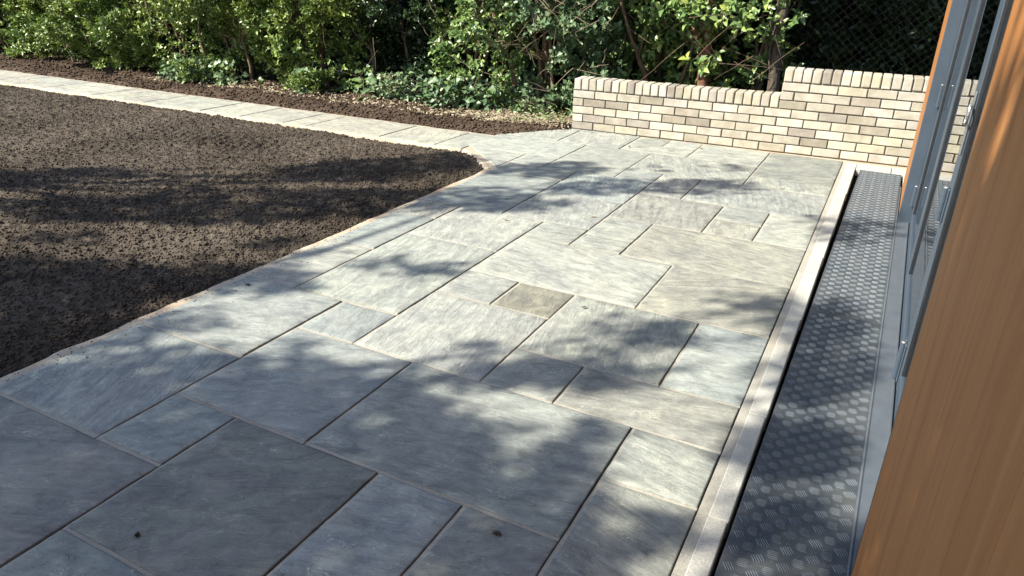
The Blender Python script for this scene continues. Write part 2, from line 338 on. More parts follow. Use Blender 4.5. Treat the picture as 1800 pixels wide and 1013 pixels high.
def jointing(rects, parent, zt=-.0045, wl=.0108, wn=.0128):
    """brushed-in mortar: a band along the left and near edge of every slab, leaving an uneven dark crack on the far side of each joint"""
    V = []; F = []
    def band(p0, p1, nrm, w_, seed):
        L = math.dist(p0, p1); n = max(3, int(L/.03))
        for q in range(n+1):
            t = q/n; x = p0[0]+(p1[0]-p0[0])*t; y = p0[1]+(p1[1]-p0[1])*t
            g = noise.noise(Vector((x*21+seed, y*21, 2)))*.0022+noise.noise(Vector((x*5, y*5+seed, 7)))*.002; z = zt+.0012*noise.noise(Vector((x*16, y*16, 4)))
            V.extend([(x-nrm[0]*.002, y-nrm[1]*.002, z+.0008), (x+nrm[0]*(w_+g), y+nrm[1]*(w_+g), z), (x+nrm[0]*(w_+g), y+nrm[1]*(w_+g), -.03)])
            if q:
                k = len(V)-6; F.extend([(k, k+3, k+4, k+1), (k+1, k+4, k+5, k+2)])
    for i, (x0, x1, y0, y1) in enumerate(rects):
        band((x0+J, y0+J-.013), (x0+J, y1-J), (-1, 0), wl, i*1.7); band((x0+J-.010, y0+J), (x1-J, y0+J), (0, -1), wn, i*2.3)
    me = mesh('jointing', V, F)
    bm = bmesh.new(); bm.from_mesh(me); 
    for f in bm.faces:
        f.normal_update()
        if abs(f.normal.z) > .5 and f.normal.z < 0: f.normal_flip()
    bm.to_mesh(me); bm.free()
    return link('jointing', me, M['mortar'], parent)
jointing([(GX(a), GX(b), GY(c), GY(d)) for a, b, c, d, t in slabs], patio)
def poly_slab(pts, tone, parent):
    c = Vector((sum(p[0] for p in pts)/len(pts), sum(p[1] for p in pts)/len(pts), 0)); n = len(pts); V = []; F = []
    for s, z in ((1-.03, 0), (1, -.004), (1, -.028)):
        for p in pts: V.append(((p[0]-c.x)*s, (p[1]-c.y)*s, z))
    F.append(tuple(range(n)))
    for q in (0, n):
        for k in range(n): F.append((q+k, q+n+k, q+n+(k+1) % n, q+(k+1) % n))
    F.append(tuple(range(3*n-1, 2*n-1, -1)))
    o = link('paving_slab', mesh('paving_slab', V, F), M['stone'], parent); o.location = c; o.color = (*TONE[tone], 1); return o
poly_slab([(GX(9.75), GY(13.95)), (GX(8.04), GY(12.35)), (GX(8.04), GY(13.95))], 'pale', patio)
poly_slab([(GX(9.85), GY(16.06)), (GX(8.03), GY(16.06)), (GX(8.03), GY(18.3)), (GX(8.42), GY(18.15))], 'pale', patio)
box('jointing', GX(0)-J+.0045, GX(0)+.0275, -3.1, 6.66, -.03, -.0015, M['mortar'], patio)
link('jointing', mesh('jointing', [(-2.75, 6.60, -.004), (.3, 6.64, -.004), (1.0, 6.83, -.004), (-2.75, 6.70, -.004)], [(0, 1, 2, 3)]), M['haunch'], patio)
# right-hand pale edging stones beside the tread plate
ye = -3.1; k = 0
while ye < 6.62:
    L = .9 if k % 3 else .6; y1 = min(ye+L, 6.66)
    o = box('edging_stone', GX(0)+.028, -.1625+.0042*((ye+y1)/2-1.5), ye+.0015, y1-.0015, -.06, .002+.001*(k % 2), M['edging'], patio, .003); ye = y1; k += 1
# strip of stone at the far end of the plate
box('edging_stone', -.139, .12, 6.435, 6.66, -.05, .0005, M['edging'], patio, .003); box('edging_stone', .125, .6, 6.435, 6.66, -.05, .0015, M['edging'], patio, .003); box('edging_stone', .212, .6, 6.03, 6.432, -.05, .0012, M['edging'], patio, .003)
link('mortar_corner', mesh('mortar_corner', [(GX(8.12), GY(12.12), -.005), (GX(7.99), GY(12.12), -.005), (GX(7.99), GY(14), -.005), (GX(9.92), GY(14), -.005), (GX(9.92), 5.33, -.005)], [(0, 1, 2, 3, 4)]), M['haunch'], patio)
def ragged_strip(name, pts, wdt, mat, parent, side=1, z=.001, seed=0, step=.035):
    """mortar haunch following a polyline; inner edge on the line, ragged outer edge"""
    V = []; F = []; prev = None
    for (a, b) in zip(pts[:-1], pts[1:]):
        a = Vector(a); b = Vector(b); n = max(2, int((b-a).length/step)); d = (b-a).normalized(); nn = Vector((-d.y, d.x))*side
        for i in range(n+1):
            p = a.lerp(b, i/n); q = noise.noise(Vector((p.x*6+seed, p.y*6, 1)))*.018+noise.noise(Vector((p.x*28+seed, p.y*28, 3)))*.008
            o = p+nn*(wdt+q); zz = z+.004*noise.noise(Vector((p.x*10, p.y*10, seed)))
            k = len(V); md = p.lerp(o, .6); V += [(p.x, p.y, z-.004), (md.x, md.y, zz), (o.x, o.y, zz-.012), (o.x+nn.x*.004, o.y+nn.y*.004, -.05)]
            if prev is not None:
                for s in range(3): F.append((prev+s, k+s, k+s+1, prev+s+1) if side < 0 else (prev+s+1, k+s+1, k+s, prev+s))
            prev = k
    return link(name, mesh(name, V, F, True), mat, parent)
ragged_strip('mortar_haunch', [(GX(8), -3.1), (GX(8), GY(12.15)), (GX(9.74), 5.335)], .058, M['haunch'], patio, 1, .0, 3)
ragged_strip('mortar_haunch', [(GX(9.9), 5.92), (GX(9.85), GY(16.25)), (GX(8.38), GY(18.3))], .035, M['haunch'], patio, 1, .0, 9)
path = link('path', mesh('path', [(-16.5, 5.29, -.006), (-3.20, 5.29, -.006), (-3.20, 5.93, -.006), (-16.5, 5.93, -.006)], [(0, 1, 2, 3)]), M['mortar']); tag(path, kind='structure')
PY0, PY1, PYM = 5.30, 5.925, 5.615
px_ = [(-3.50, -3.215), (-4.10, -3.50), (-4.98, -4.10), (-5.27, -4.98), (-5.866, -5.27), (-6.437, -5.866), (-7.32, -6.437), None, (-9.13, -8.21), None, (-11.1, -10.2), (-11.7, -11.1), (-12.6, -11.7), (-12.9, -12.6), (-13.5, -12.9), (-14.4, -13.5), (-15.0, -14.4), (-15.9, -15.0), (-16.4, -15.9)]
sd_ = 200
for q in px_:
    sd_ += 1
    if q: put_slab(q[0], q[1], PY0, PY1, random.choice(['cream', 'cream', 'creamgrey', 'cream']), path, sd_)
for q in ((-7.64, -7.32, PY0, PYM), (-8.21, -7.64, PY0, PYM), (-7.95, -7.32, PYM, PY1), (-8.21, -7.95, PYM, PY1), (-9.95, -9.13, PYM, PY1), (-10.2, -9.95, PYM, PY1), (-10.2, -9.13, PY0, PYM)):
    sd_ += 1; put_slab(*q, random.choice(['cream', 'creamgrey']), path, sd_)
ragged_strip('mortar_haunch', [(-16.4, 5.305), (-3.22, 5.305)], .028, M['haunch'], path, -1, .0, 21, .06)
ragged_strip('mortar_haunch', [(-16.4, 5.92), (-3.22, 5.92)], .028, M['haunch'], path, 1, .0, 33, .06)
# ------------------------------------------------------------------ soil
def soil_mesh(name, x0, x1, y0, y1, dx, inside, zf):
    nx = int((x1-x0)/dx); ny = int((y1-y0)/dx); xs = np.linspace(x0, x1, nx+1); ys = np.linspace(y0, y1, ny+1)
    X, Y = np.meshgrid(xs, ys); Z = zf(X, Y)
    V = np.stack([X, Y, Z], -1).reshape(-1, 3); i, j = np.meshgrid(np.arange(nx), np.arange(ny)); a = (j*(nx+1)+i).ravel()
    F = np.stack([a, a+1, a+nx+2, a+nx+1], -1); cx = V[F].mean(1); F = F[inside(cx[:, 0], cx[:, 1])]
    return np_mesh(name, V, F, True)
def grid_noise(X, Y, cell, seed):
    """smooth value noise, vectorised"""
    r = np.random.default_rng(seed); T = r.random((256, 256)); x = X/cell; y = Y/cell; xi = np.floor(x).astype(int); yi = np.floor(y).astype(int); fx = x-xi; fy = y-yi
    fx = fx*fx*(3-2*fx); fy = fy*fy*(3-2*fy); g = lambda a, b: T[a % 256, b % 256]
    return (g(xi, yi)*(1-fx)+g(xi+1, yi)*fx)*(1-fy)+(g(xi, yi+1)*(1-fx)+g(xi+1, yi+1)*fx)*fy-.5
def in_bed(x, y):
    cham = (x-(GX(8.17)))+(y-GY(12.1)) < .0                    # chamfer line at 45 degrees
    lim = np.where(y > GY(12.1), GX(8.17)-(y-GY(12.1)), GX(8.165))
    return (x < lim) & (y < 5.262)
def bed_z(X, Y):
    z = -.016+.024*grid_noise(X, Y, .8, 1)+.010*grid_noise(X, Y, .16, 2)+.012*grid_noise(X, Y, .055, 3)+.022*grid_noise(X, Y, .027, 4)
    # tyre-like rake marks near the path
    mk = np.clip(1-((X+5.3)/1.1)**2, 0, 1)*np.clip(1-((Y-4.45)/.33)**2, 0, 1)
    z += mk*.010*np.sin((X*.93+Y*.37)*2*np.pi/.085)
    e = np.minimum(GX(8.165)-X, 5.26-Y); z -= .012*np.exp(-np.clip(e, 0, 9)/.05)
    return z
me = soil_mesh('soil_bed', -8.2, GX(8.16), .2, 5.27, .0130, in_bed, bed_z)
bed = link('soil_bed', me, M['soil']); tag(bed, kind='structure')
me = soil_mesh('soil_bed', -11.5, -8.2, 2.6, 5.27, .025, in_bed, bed_z); tag(link('soil_bed', me, M['soil']), kind='structure')
me = soil_mesh('soil_bed', -20, -11.5, -3, 5.27, .10, in_bed, bed_z); tag(link('soil_bed', me, M['soil']), kind='structure')
me = soil_mesh('soil_bed', -11.5, -8.2, -3, 2.6, .10, in_bed, bed_z); tag(link('soil_bed', me, M['soil']), kind='structure')
me = soil_mesh('soil_bed', -8.2, GX(8.16), -4, .2, .10, in_bed, bed_z); tag(link('soil_bed', me, M['soil']), kind='structure')
def strip_in(x, y):
    lim = np.where(x < -3.22, 5.965, 5.965+(x+3.22)*1.42)
    return (y > lim) & ~((x > -2.775) & (y < 6.9))
def strip_z(X, Y):
    z = .004+.05*grid_noise(X, Y, .55, 11)+.036*grid_noise(X, Y, .13, 12)+.022*grid_noise(X, Y, .045, 13)
    e = np.clip(Y-np.where(X < -3.22, 5.965, 5.965+(X+3.22)*1.42), 0, 5); return z*np.clip(e/.12, .2, 1)-.022*np.exp(-e/.06)+.04*np.clip((Y-6.7)/1, 0, 1)
me = soil_mesh('planting_strip', -9, -2.0, 5.96, 8.2, .022, strip_in, strip_z); tag(link('planting_strip', me, M['strip']), kind='structure')
me = soil_mesh('planting_strip', -20, -9, 5.96, 8.6, .032, strip_in, strip_z); tag(link('planting_strip', me, M['strip']), kind='structure')
me = soil_mesh('planting_strip', -2.0, 4.5, 6.97, 9.2, .06, strip_in, strip_z); tag(link('planting_strip', me, M['strip']), kind='structure')
# loose clods and crumbs
def clods(name, n, xy, zf, smin, smax, mat, label, power=3):
    P = xy(n); n = len(P); s = smin+(smax-smin)*rng.random(n)**power
    base = np.array([(1, 0, 0), (-1, 0, 0), (0, 1, 0), (0, -1, 0), (0, 0, 1), (0, 0, -1)], float)*np.array([1, .85, .7])
    tri = np.array([(0, 2, 4), (2, 1, 4), (1, 3, 4), (3, 0, 4), (2, 0, 5), (1, 2, 5), (3, 1, 5), (0, 3, 5)])
    V = base[None]*(1+.55*(rng.random((n, 6, 3))-.5)); a = rng.random(n)*6.28; c, s_ = np.cos(a)[:, None], np.sin(a)[:, None]
    x = V[..., 0]*c-V[..., 1]*s_; y = V[..., 0]*s_+V[..., 1]*c; V = np.stack([x, y, V[..., 2]], -1)*s[:, None, None]
    V[..., 0] += P[:, 0, None]; V[..., 1] += P[:, 1, None]; V[..., 2] += (zf(P[:, 0], P[:, 1])+s*.3)[:, None]
    F = (tri[None]+np.arange(n)[:, None, None]*6).reshape(-1, 3); o = link(name, np_mesh(name, V.reshape(-1, 3), F), mat); tag(o, label, 'soil', kind='stuff'); return o
def bed_xy(n):
    Y = .5+4.75*rng.random(n)**.85; X = GX(8.16)-(rng.random(n)**1.4)*8.4; P = np.stack([X, Y], -1); return P[in_bed(X+.01, Y)]
clods('soil_crumbs', 165000, bed_xy, bed_z, .0026, .0120, M['soil'], 'loose dark crumbs of raked soil on the bed beside the patio', 3)
def strip_xy(n):
    X = -2.8-(rng.random(n)**1.2)*11; Y = 5.97+1.2*rng.random(n); P = np.stack([X, Y], -1); return P[strip_in(X, Y-.02)]
clods('soil_lumps', 20000, strip_xy, strip_z, .004, .026, M['strip'], 'rough brown lumps of soil on the strip between path and hedge', 3)
# a few crumbs that rolled onto the edge of the paving
def spill_xy(n): return np.stack([GX(8.14)+rng.exponential(.06, n), .7+4.2*rng.random(n)], -1)
clods('soil_specks', 700, spill_xy, lambda x, y: x*0+.001, .0010, .0045, M['soil'], 'specks of soil spilled onto the left edge of the paving', 2)
# ------------------------------------------------------------------ brick wall
wall = empty('brick_wall', (-2.544, 6.677, 0), math.atan2(.03104, .99952)); tag(wall, 'low buff brick garden wall stepping up to the right, with brick-on-edge coping', 'wall')
SE = 4.35
bm = bmesh.new(); box_bm(bm, -.212, 1.70, .006, .208, -.05, .381); box_bm(bm, 1.702, SE-.005, .006, .208, -.05, .606)
me = bpy.data.meshes.new('mortar_core'); bm.to_mesh(me); bm.free(); link('mortar_core', me, M['wallmortar'], wall)
bm = bmesh.new(); box_bm(bm, -.212, 1.688, .007, .206, .3805, .470); box_bm(bm, 1.694, SE-.006, .007, .206, .6055, .698)
me = bpy.data.meshes.new('coping_mortar'); bm.to_mesh(me); bm.free(); link('coping_mortar', me, M['wallmortar'], wall)
def brick_me(lx, ly, lz, seed, bev=.004):
    bm = bmesh.new(); box_bm(bm, -lx/2, lx/2, -ly/2, ly/2, -lz/2, lz/2, bev, 2); r = random.Random(seed)
    for v in bm.verts: v.co += Vector((r.uniform(-1, 1), r.uniform(-1, 1), r.uniform(-1, 1)))*.0009
    me = bpy.data.meshes.new('brick'); bm.to_mesh(me); bm.free(); me.materials.append(M['brick']); return me
FULL = [brick_me(.215, .1025, .065, i) for i in range(5)]; HALF = [brick_me(.1025, .1025, .065, 20+i) for i in range(2)]; COP = [brick_me(.066, .215, .1025, 40+i, .0075) for i in range(5)]
GREY = {(3, 0.), (4, .5625), (3, .9), (1, 0.), (2, .7875), (2, 1.0125), (6, 2.3625), (5, 2.25), (2, 1.9125), (3, 2.475), (1, 2.025), (4, 3.0375), (6, 3.2625), (1, 3.15)}
def bcol(o, grey, seed):
    r = random.Random(seed); k = r.uniform(.84, 1.08)
    c = (.315, .285, .245) if grey else ((.445, .418, .350), (.475, .448, .388), (.40, .370, .310), (.465, .438, .380), (.445, .418, .350), (.475, .448, .388), (.345, .318, .272))[r.randrange(7)]
    o.color = (c[0]*k, c[1]*k, c[2]*k*r.uniform(.94, 1.05), 1)
sdn = 0
for row in range(8):
    s = -.22 if row < 5 else 1.6875; z = .075*row+.0375+.0025
    odd = row % 2 == 1
    if row < 5:
        seq = ([(-.16375-.005+.0, 'h')] if odd else []); cs = [(.225*k if odd else .225*k-.1125) for k in range(0, 21)]
    else:
        seq = ([] if odd else [(1.7425, 'h')]); cs = [(.225*k if odd else .225*k-.1125) for k in range(8 if odd else 9, 21)]
    for c_, kind in seq+[(c_, 'f') for c_ in cs]:
        sdn += 1; r = random.Random(sdn)
        if c_ > SE-.1: continue
        o = link('brick', HALF[sdn % 2] if kind == 'h' else FULL[sdn % 5], None, wall)
        o.location = (c_+r.uniform(-.0015, .0015), .05125-.009+r.uniform(-.0015, .0015), z+r.uniform(-.001, .001)); o.rotation_euler = (r.uniform(-.008, .008), r.uniform(-.006, .006), r.uniform(-.006, .006))
        bcol(o, any(row == g[0] and abs(c_-g[1]) < .03 for g in GREY), sdn)
def coping(s0, s1, z, n):
    global sdn
    for i in range(n):
        sdn += 1; r = random.Random(sdn); o = link('coping_brick', COP[sdn % 5], None, wall)
        o.location = (s0+(i+.5)*(s1-s0)/n, .1075-.008+r.uniform(-.002, .002), z+.05125+r.uniform(-.0015, .0015)); o.rotation_euler = (r.uniform(-.016, .016), r.uniform(-.022, .022), r.uniform(-.02, .02)); bcol(o, r.random() < .06, sdn)
coping(-.222, 1.686, .3845, 25); coping(1.689, SE, .6095, 35)
# ------------------------------------------------------------------ garden room
XB = .195
room = empty('garden_room', (XB, 5.02, 0), -.0112); tag(room, 'timber clad garden room with grey framed glass folding doors', 'building')
def R(o):
    o.parent = room; o.matrix_parent_inverse = Matrix.Translation((-XB, -5.02, 0)); return o
OY0, OY1, HD = 1.62, 5.02, 2.12
# boards
def board(y0, y1, z0, z1):
    bm = bmesh.new(); box_bm(bm, -.009, .009, -(y1-y0)/2, (y1-y0)/2, 0, z1-z0, .0007); me = bpy.data.meshes.new('cladding_board'); bm.to_mesh(me); bm.free()
    o = link('cladding_board', me, M['wood']); o.location = (XB+.009, (y0+y1)/2, z0); R(o)
y = OY0; k = 0
while y > -3.0: board(y-.1499, y-.0004, .03, 2.55); y -= .1505
y = OY1+.002
while y < 5.9: board(y, min(y+.149, 5.97), .03, 2.55); y += .1505
y = OY0
while y < OY1: board(y+.001, min(y+.149, OY1), HD, 2.55); y += .1505
R(box('wall_core', XB+.0185, XB+.15, -3.0, OY0-.06, 0, 2.55, M['void'])); R(box('wall_core', XB+.0185, XB+.15, OY1+.07, 5.97, 0, 2.55, M['void'])); R(box('wall_core', XB+.0185, XB+.15, OY0-.059, OY1+.069, HD+.06, 2.55, M['void']))
for (a, b, c, d) in ((XB+.15, 3.4, 5.80, 5.97), (3.4, 3.55, -3.0, 5.97), (XB+.15, 3.4, -3.0, -2.85)): R(box('wall', a, b, c, d, 0, 2.55, M['plaster']))
R(box('roof', XB-.02, 3.6, -3.05, 6.02, 2.552, 2.66, M['roof'], None, .01)); R(box('floor', XB+.15, 3.4, -2.85, 5.80, -.02, .012, M['plaster']))
for z0 in (.0,): R(box('plinth', XB+.004, XB+.018, OY1+.01, 5.96, -.03, .029, M['sill']))
R(box('plinth', XB+.004, XB+.018, -3.0, OY0-.01, -.03, .029, M['sill']))
# frame
def boxes(name, lst, mat, parent=None, bev=.003):
    bm = bmesh.new()
    for b in lst: box_bm(bm, *b, bev)
    me = bpy.data.meshes.new(name); bm.to_mesh(me); bm.free(); return link(name, me, M[mat], parent)
fr = R(boxes('door_frame', [(XB-.001, XB+.115, OY1+.0005, OY1+.066, .004, HD+.058), (XB+.003, XB+.115, OY0-.057, OY0-.002, .004, HD+.058), (XB-.001, XB+.115, OY0+.001, OY1, HD, HD+.0585)], 'anth'))
boxes('gap_shade_strip', [(XB+.001, XB+.012, OY0+.002, OY0+.030, .012, HD)], 'anthdark', fr, .002)  # black strip standing in for the shadowed gap at the cladding edge
bm = bmesh.new()   # sill: sloping plate with front nose and rear upstand
prof = [(.186, -.03), (.186, .007), (.191, .010), (.196, .007), (.250, .012), (.252, .020), (.258, .020), (.258, .012), (.33, .012), (.33, -.03)]
va = [bm.verts.new((x, OY0-1.0 if False else OY0-.02, z)) for x, z in prof]; vb = [bm.verts.new((x, OY1+.0, z)) for x, z in prof]
n = len(prof)
for i in range(n): bm.faces.new((va[i], va[(i+1) % n], vb[(i+1) % n], vb[i]))
bm.faces.new(va[::-1]); bm.faces.new(vb); bmesh.ops.recalc_face_normals(bm, faces=bm.faces)
me = bpy.data.meshes.new('sill'); bm.to_mesh(me); bm.free(); link('sill', me, M['sill'], fr)
box('sill_apron', .186, .1935, -3.0, OY0-.022, -.03, .008, M['sill'], fr, .002); box('sill_apron', .186, .1935, OY1+.002, 6.0, -.03, .006, M['sill'], fr, .002)
# three leaves
def leaf(y0, y1, handle=None, hinge_y=None, label=None):
    F0, F1 = .262, .325; sw = .068
    d = R(boxes('door_leaf', [(F0, F1, y0+.003, y0+sw, .024, HD-.004), (F0, F1, y1-sw, y1-.003, .024, HD-.004), (F0+.001, F1-.001, y0+sw+.0002, y1-sw-.0002, .024, .092), (F0+.001, F1-.001, y0+sw+.0002, y1-sw-.0002, HD-.07, HD-.004)], 'anth'))
    for yy in (y0+sw+.0005, y1-sw-.0085): box('glazing_bead', F0+.004, F0+.012, yy, yy+.008, .092, HD-.07, M['anthdark'], d)
    box('pane', .2745, .2865, y0+sw, y1-sw, .092, HD-.07, M['glass'], d)
    if hinge_y is not None:
        for zc, hh in ((.115, .155), (.72, .115), (1.66, .115)) if hinge_y < 4.5 else ((.19, .125), (.80, .125), (1.7, .125)):
            bm = bmesh.new()
            for q in range(4): bmesh.ops.create_cone(bm, cap_ends=True, segments=20, radius1=.0105, radius2=.0105, depth=hh/4-.0008, matrix=Matrix.Translation((.2505, hinge_y, zc-hh/2+hh*(q+.5)/4)))
            box_bm(bm, .2565, .2617, hinge_y-.030, hinge_y+.030, zc-hh/2, zc+hh/2, .002); nf = len(bm.faces)
            bmesh.ops.create_uvsphere(bm, u_segments=12, v_segments=6, radius=.0098, matrix=Matrix.Translation((.2505, hinge_y, zc+hh/2+.001)) @ Matrix.Scale(.4, 4, (0, 0, 1)))
            me = bpy.data.meshes.new('hinge'); bm.to_mesh(me); bm.free(); me.materials.append(M['anth']); me.materials.append(M['alu'])
            for p in me.polygons[nf:]: p.material_index = 1
            link('hinge', me, None, d)
    if handle is not None:
        ring = [Vector((.249, handle-.018+.020*math.cos(a), 1.03+.030*math.sin(a))) for a in [math.pi*2*i/16 for i in range(17)]]
        v, f = tube_arrays(ring, [.0045]*17, 8); bm = bmesh.new(); bvs = [bm.verts.new(p) for p in v]
        for q in f: bm.faces.new([bvs[k] for k in q])
        box_bm(bm, .2555, .2617, handle-.016, handle+.016, .90, 1.10, .003); me = bpy.data.meshes.new('handle'); bm.to_mesh(me); bm.free(); link('handle', me, M['alu'], d)
    return d
leaf(3.887, OY1-.001, hinge_y=OY1-.018); leaf(2.754, 3.886); leaf(OY0+.003, 2.753, handle=2.70, hinge_y=2.753)
# ------------------------------------------------------------------ chequer tread plates over a dark drainage gap
ch = box('drain_channel', -.20, .21, -3.0, 6.44, -.14, -.065, M['void']); tag(ch, kind='structure')
def tread(name, label, y0, y1):
    t = empty(name, (.034-.0094*(5.0-(y0+y1)/2), (y0+y1)/2, 0), -.0094); tag(t, label, 'metal plate', 'chequer plates along the threshold'); hy = (y1-y0)/2
    x0, x1 = -.1525, .1515
    box('plate', x0, x1, -hy, hy, -.050, .002, M['tread'], t, .0012)
    V = []; F = []; px_c, py_c = .0645, .0665; nb = 5
    for r in range(int((y1-y0)/py_c)+2):
        for c in range(-1, int((x1-x0)/px_c)+2):
            for tp in (0, 1):
                cy = -hy+(r+.25+.5*tp)*py_c; cx = x0+(c+.35+.5*tp)*px_c; ang = math.radians(122) if tp == 0 else math.radians(6)
                for b in range(nb):
                    off = (b-(nb-1)/2)*.0066; L = (.0150 if b in (0, 4) else .0178); sh = abs(b-2)*.0008
                    ox, oy = cx-math.sin(ang)*off+math.cos(ang)*sh, cy+math.cos(ang)*off+math.sin(ang)*sh; ca, sa = math.cos(ang), math.sin(ang); pts = []
                    for (l, ww, z) in ((-L, .0012, .002), (-L*.55, -.0011, .002), (L*.55, -.0011, .002), (L, .0012, .002), (L*.55, .0011, .002), (-L*.55, .0011, .002), (-L*.6, 0, .0042), (L*.6, 0, .0042)):
                        pts.append((ox+ca*l-sa*ww, oy+sa*l+ca*ww, z))
                    if min(p[0] for p in pts) < x0+.002 or max(p[0] for p in pts) > x1-.002 or min(p[1] for p in pts) < -hy+.002 or max(p[1] for p in pts) > hy-.002: continue
                    k = len(V); V += pts; F += [(k, k+1, k+6), (k+1, k+2, k+7, k+6), (k+2, k+3, k+7), (k+3, k+4, k+7), (k+4, k+5, k+6, k+7), (k+5, k, k+6)]
    o = link('tread_bars', mesh('tread_bars', V, F), M['bars'], t); o['kind'] = 'stuff'
tread('tread_plate', 'far grey chequer metal plate along the glass doors, ending near the brick wall', 3.335, 6.425)
tread('tread_plate', 'near grey chequer metal plate beside the closest timber cladding', .25, 3.331)
# ------------------------------------------------------------------ foliage helpers
def leaf_geo(P, D, N, L, W, fold=.25, droop=.12):
    """diamond leaves folded on the midrib: 6 verts, 4 tris. P base, D direction, N normal (n,3), L,W (n,)"""
    D = D/np.linalg.norm(D, axis=1, keepdims=True); S = np.cross(D, N); S /= np.linalg.norm(S, axis=1, keepdims=True)+1e-9; Nn = np.cross(S, D)
    L = L[:, None]; W = W[:, None]
    v0 = P; v1 = P+D*L*.38+S*W*.5+Nn*W*fold; v2 = P+D*L*.38-S*W*.5+Nn*W*fold; v3 = P+D*L*.5; v4 = P+D*L-Nn*L*droop
    v5 = P+D*L*.74+S*W*.30+Nn*W*fold*.4; v6 = P+D*L*.74-S*W*.30+Nn*W*fold*.4
    V = np.stack([v0, v1, v2, v3, v4, v5, v6], 1); n = len(P); b = np.arange(n)[:, None]*7
    T = np.array([(0, 3, 1), (0, 2, 3), (1, 3, 5), (3, 4, 5), (2, 6, 3), (3, 6, 4)]); F = (T[None]+b[:, :, None]).reshape(-1, 3)
    return V.reshape(-1, 3), F
def leaf_geo2(P, D, N, L, W, fold=.25):
    """cheap 2-triangle folded leaf"""
    D = D/np.linalg.norm(D, axis=1, keepdims=True); S = np.cross(D, N); S /= np.linalg.norm(S, axis=1, keepdims=True)+1e-9; Nn = np.cross(S, D); L = L[:, None]; W = W[:, None]
    V = np.stack([P, P+D*L*.45+S*W*.5+Nn*W*fold, P+D*L, P+D*L*.45-S*W*.5+Nn*W*fold], 1); b = np.arange(len(P))[:, None]*4
    return V.reshape(-1, 3), (np.array([(0, 2, 1), (0, 3, 2)])[None]+b[:, :, None]).reshape(-1, 3)
def unit(n): v = rng.normal(size=(n, 3)); return v/np.linalg.norm(v, axis=1, keepdims=True)
def shoots(A, Dm, n_pairs, slen, L, W, spread=.9, geo=leaf_geo2):
    """leafy shoots: anchors A, mean directions Dm; opposite leaf pairs along each"""
    n = len(A); d = Dm+unit(n)*.55; d /= np.linalg.norm(d, axis=1, keepdims=True); sl = slen*(.6+.8*rng.random(n))
    side = np.cross(d, unit(n)); side /= np.linalg.norm(side, axis=1, keepdims=True); Vs = []; Fs = []; off = 0
    for k in range(n_pairs):
        t = (k+.6)/n_pairs; p = A+d*(sl*t)[:, None]; p[:, 2] -= .12*sl*t*t
        ax = side if k % 2 == 0 else np.cross(d, side)
        for sg in (1, -1):
            ld = ax*sg*spread+d*(.45+.5*t)+unit(n)*.28; nm = d*.5+np.array([-.5, -.6, .6])+unit(n)*.5
            sz = (.7+.6*rng.random(n))*(1-.25*abs(t-.5)); V, F = geo(p, ld, nm, L*sz, W*sz); Vs.append(V); Fs.append(F+off); off += len(V)
    return np.concatenate(Vs), np.concatenate(Fs)
def merge(parts):
    Vs = []; Fs = []; o = 0
    for V, F in parts: Vs.append(V); Fs.append(F+o); o += len(V)
    return np.concatenate(Vs), np.concatenate(Fs)
def hedge_shrub(name, label, x0, x1, yf, top, mat, dens, L, W, pairs, slen, seed, gap=.0, bulge=.34, zlow=.05, tilt=0.0, deep=1.0, stems=5, stem_mat='bark', group=None, cat='shrub', geo=leaf_geo2, zvis=1.75):
    """one shrub of the hedge: bulging leafy face towards -Y with dark gaps, loose depth behind, own stems"""
    xc = (x0+x1)/2; root = empty(name, (xc, yf+.5, 0)); tag(root, label, cat, group); rs = np.random.default_rng(seed); parts = []
    for layer, (dn, dy, hi) in enumerate(((dens, 0, zvis), (dens*.32*deep, .30, zvis), (dens*.22*deep, .62, top), (dens*.10, .1, top))):
        n = int(dn*(x1-x0)*hi); X = x0-.12+(x1-x0+.24)*rs.random(n); Z = zlow+(hi-zlow)*rs.random(n)
        b = grid_noise(X+seed*3.1, Z, .52, seed)+.55*grid_noise(X, Z+seed, .23, seed+1); g = grid_noise(X+9, Z, .36, seed+2)+.6*grid_noise(X, Z, .15, seed+3)
        rnd = .10*np.clip((np.abs(X-xc)/((x1-x0)/2))**3, 0, 1.6)
        Y = yf+.30-bulge*2*b*.55+rnd+dy+rs.random(n)*.10-tilt*(Z-.6)+.08*np.clip((.35-Z)/.35, 0, 1)
        keep = (g > gap-.32) | (rs.random(n) < .10) if layer == 0 else ((g > gap-.45) if layer == 1 else (g > -.42))
        A = np.stack([X, Y, Z], -1)[keep]
        if len(A) == 0: continue
        Dm = np.tile(np.array([[-.22, -.75, .42]]), (len(A), 1)); Dm[:, 0] += .5*(rs.random(len(A))-.5)
        parts.append(shoots(A, Dm, pairs, slen, L, W, geo=geo if layer < 2 else leaf_geo2))
    V, F = merge(parts); V = V-np.array([xc, yf+.5, 0]); o = link('foliage', np_mesh('foliage', V, F), M[mat], root)
    r = random.Random(seed)
    for s in range(stems):
        bx = r.uniform(-(x1-x0)/2.6, (x1-x0)/2.6); p = wiggle((bx*.7, r.uniform(-.15, .15), -.05), (bx+r.uniform(-.3, .3), r.uniform(-.25, .2), top*.8), 8, .05, seed*10+s)
        lst = [(p, [.020*(1-.08*i)+.004 for i in range(9)])]
        for q in range(5):
            i = r.randrange(2, 7); e = p[i]+Vector((r.uniform(-.35, .35), r.uniform(-.6, -.1), r.uniform(.1, .5))); lst.append((wiggle(p[i], e, 4, .03, seed*77+s*9+q), [.008, .007, .006, .004, .003]))
        tubes('stem', lst, M[stem_mat], root, 5)
    return root
HG = 'shrubs of the clipped hedge'
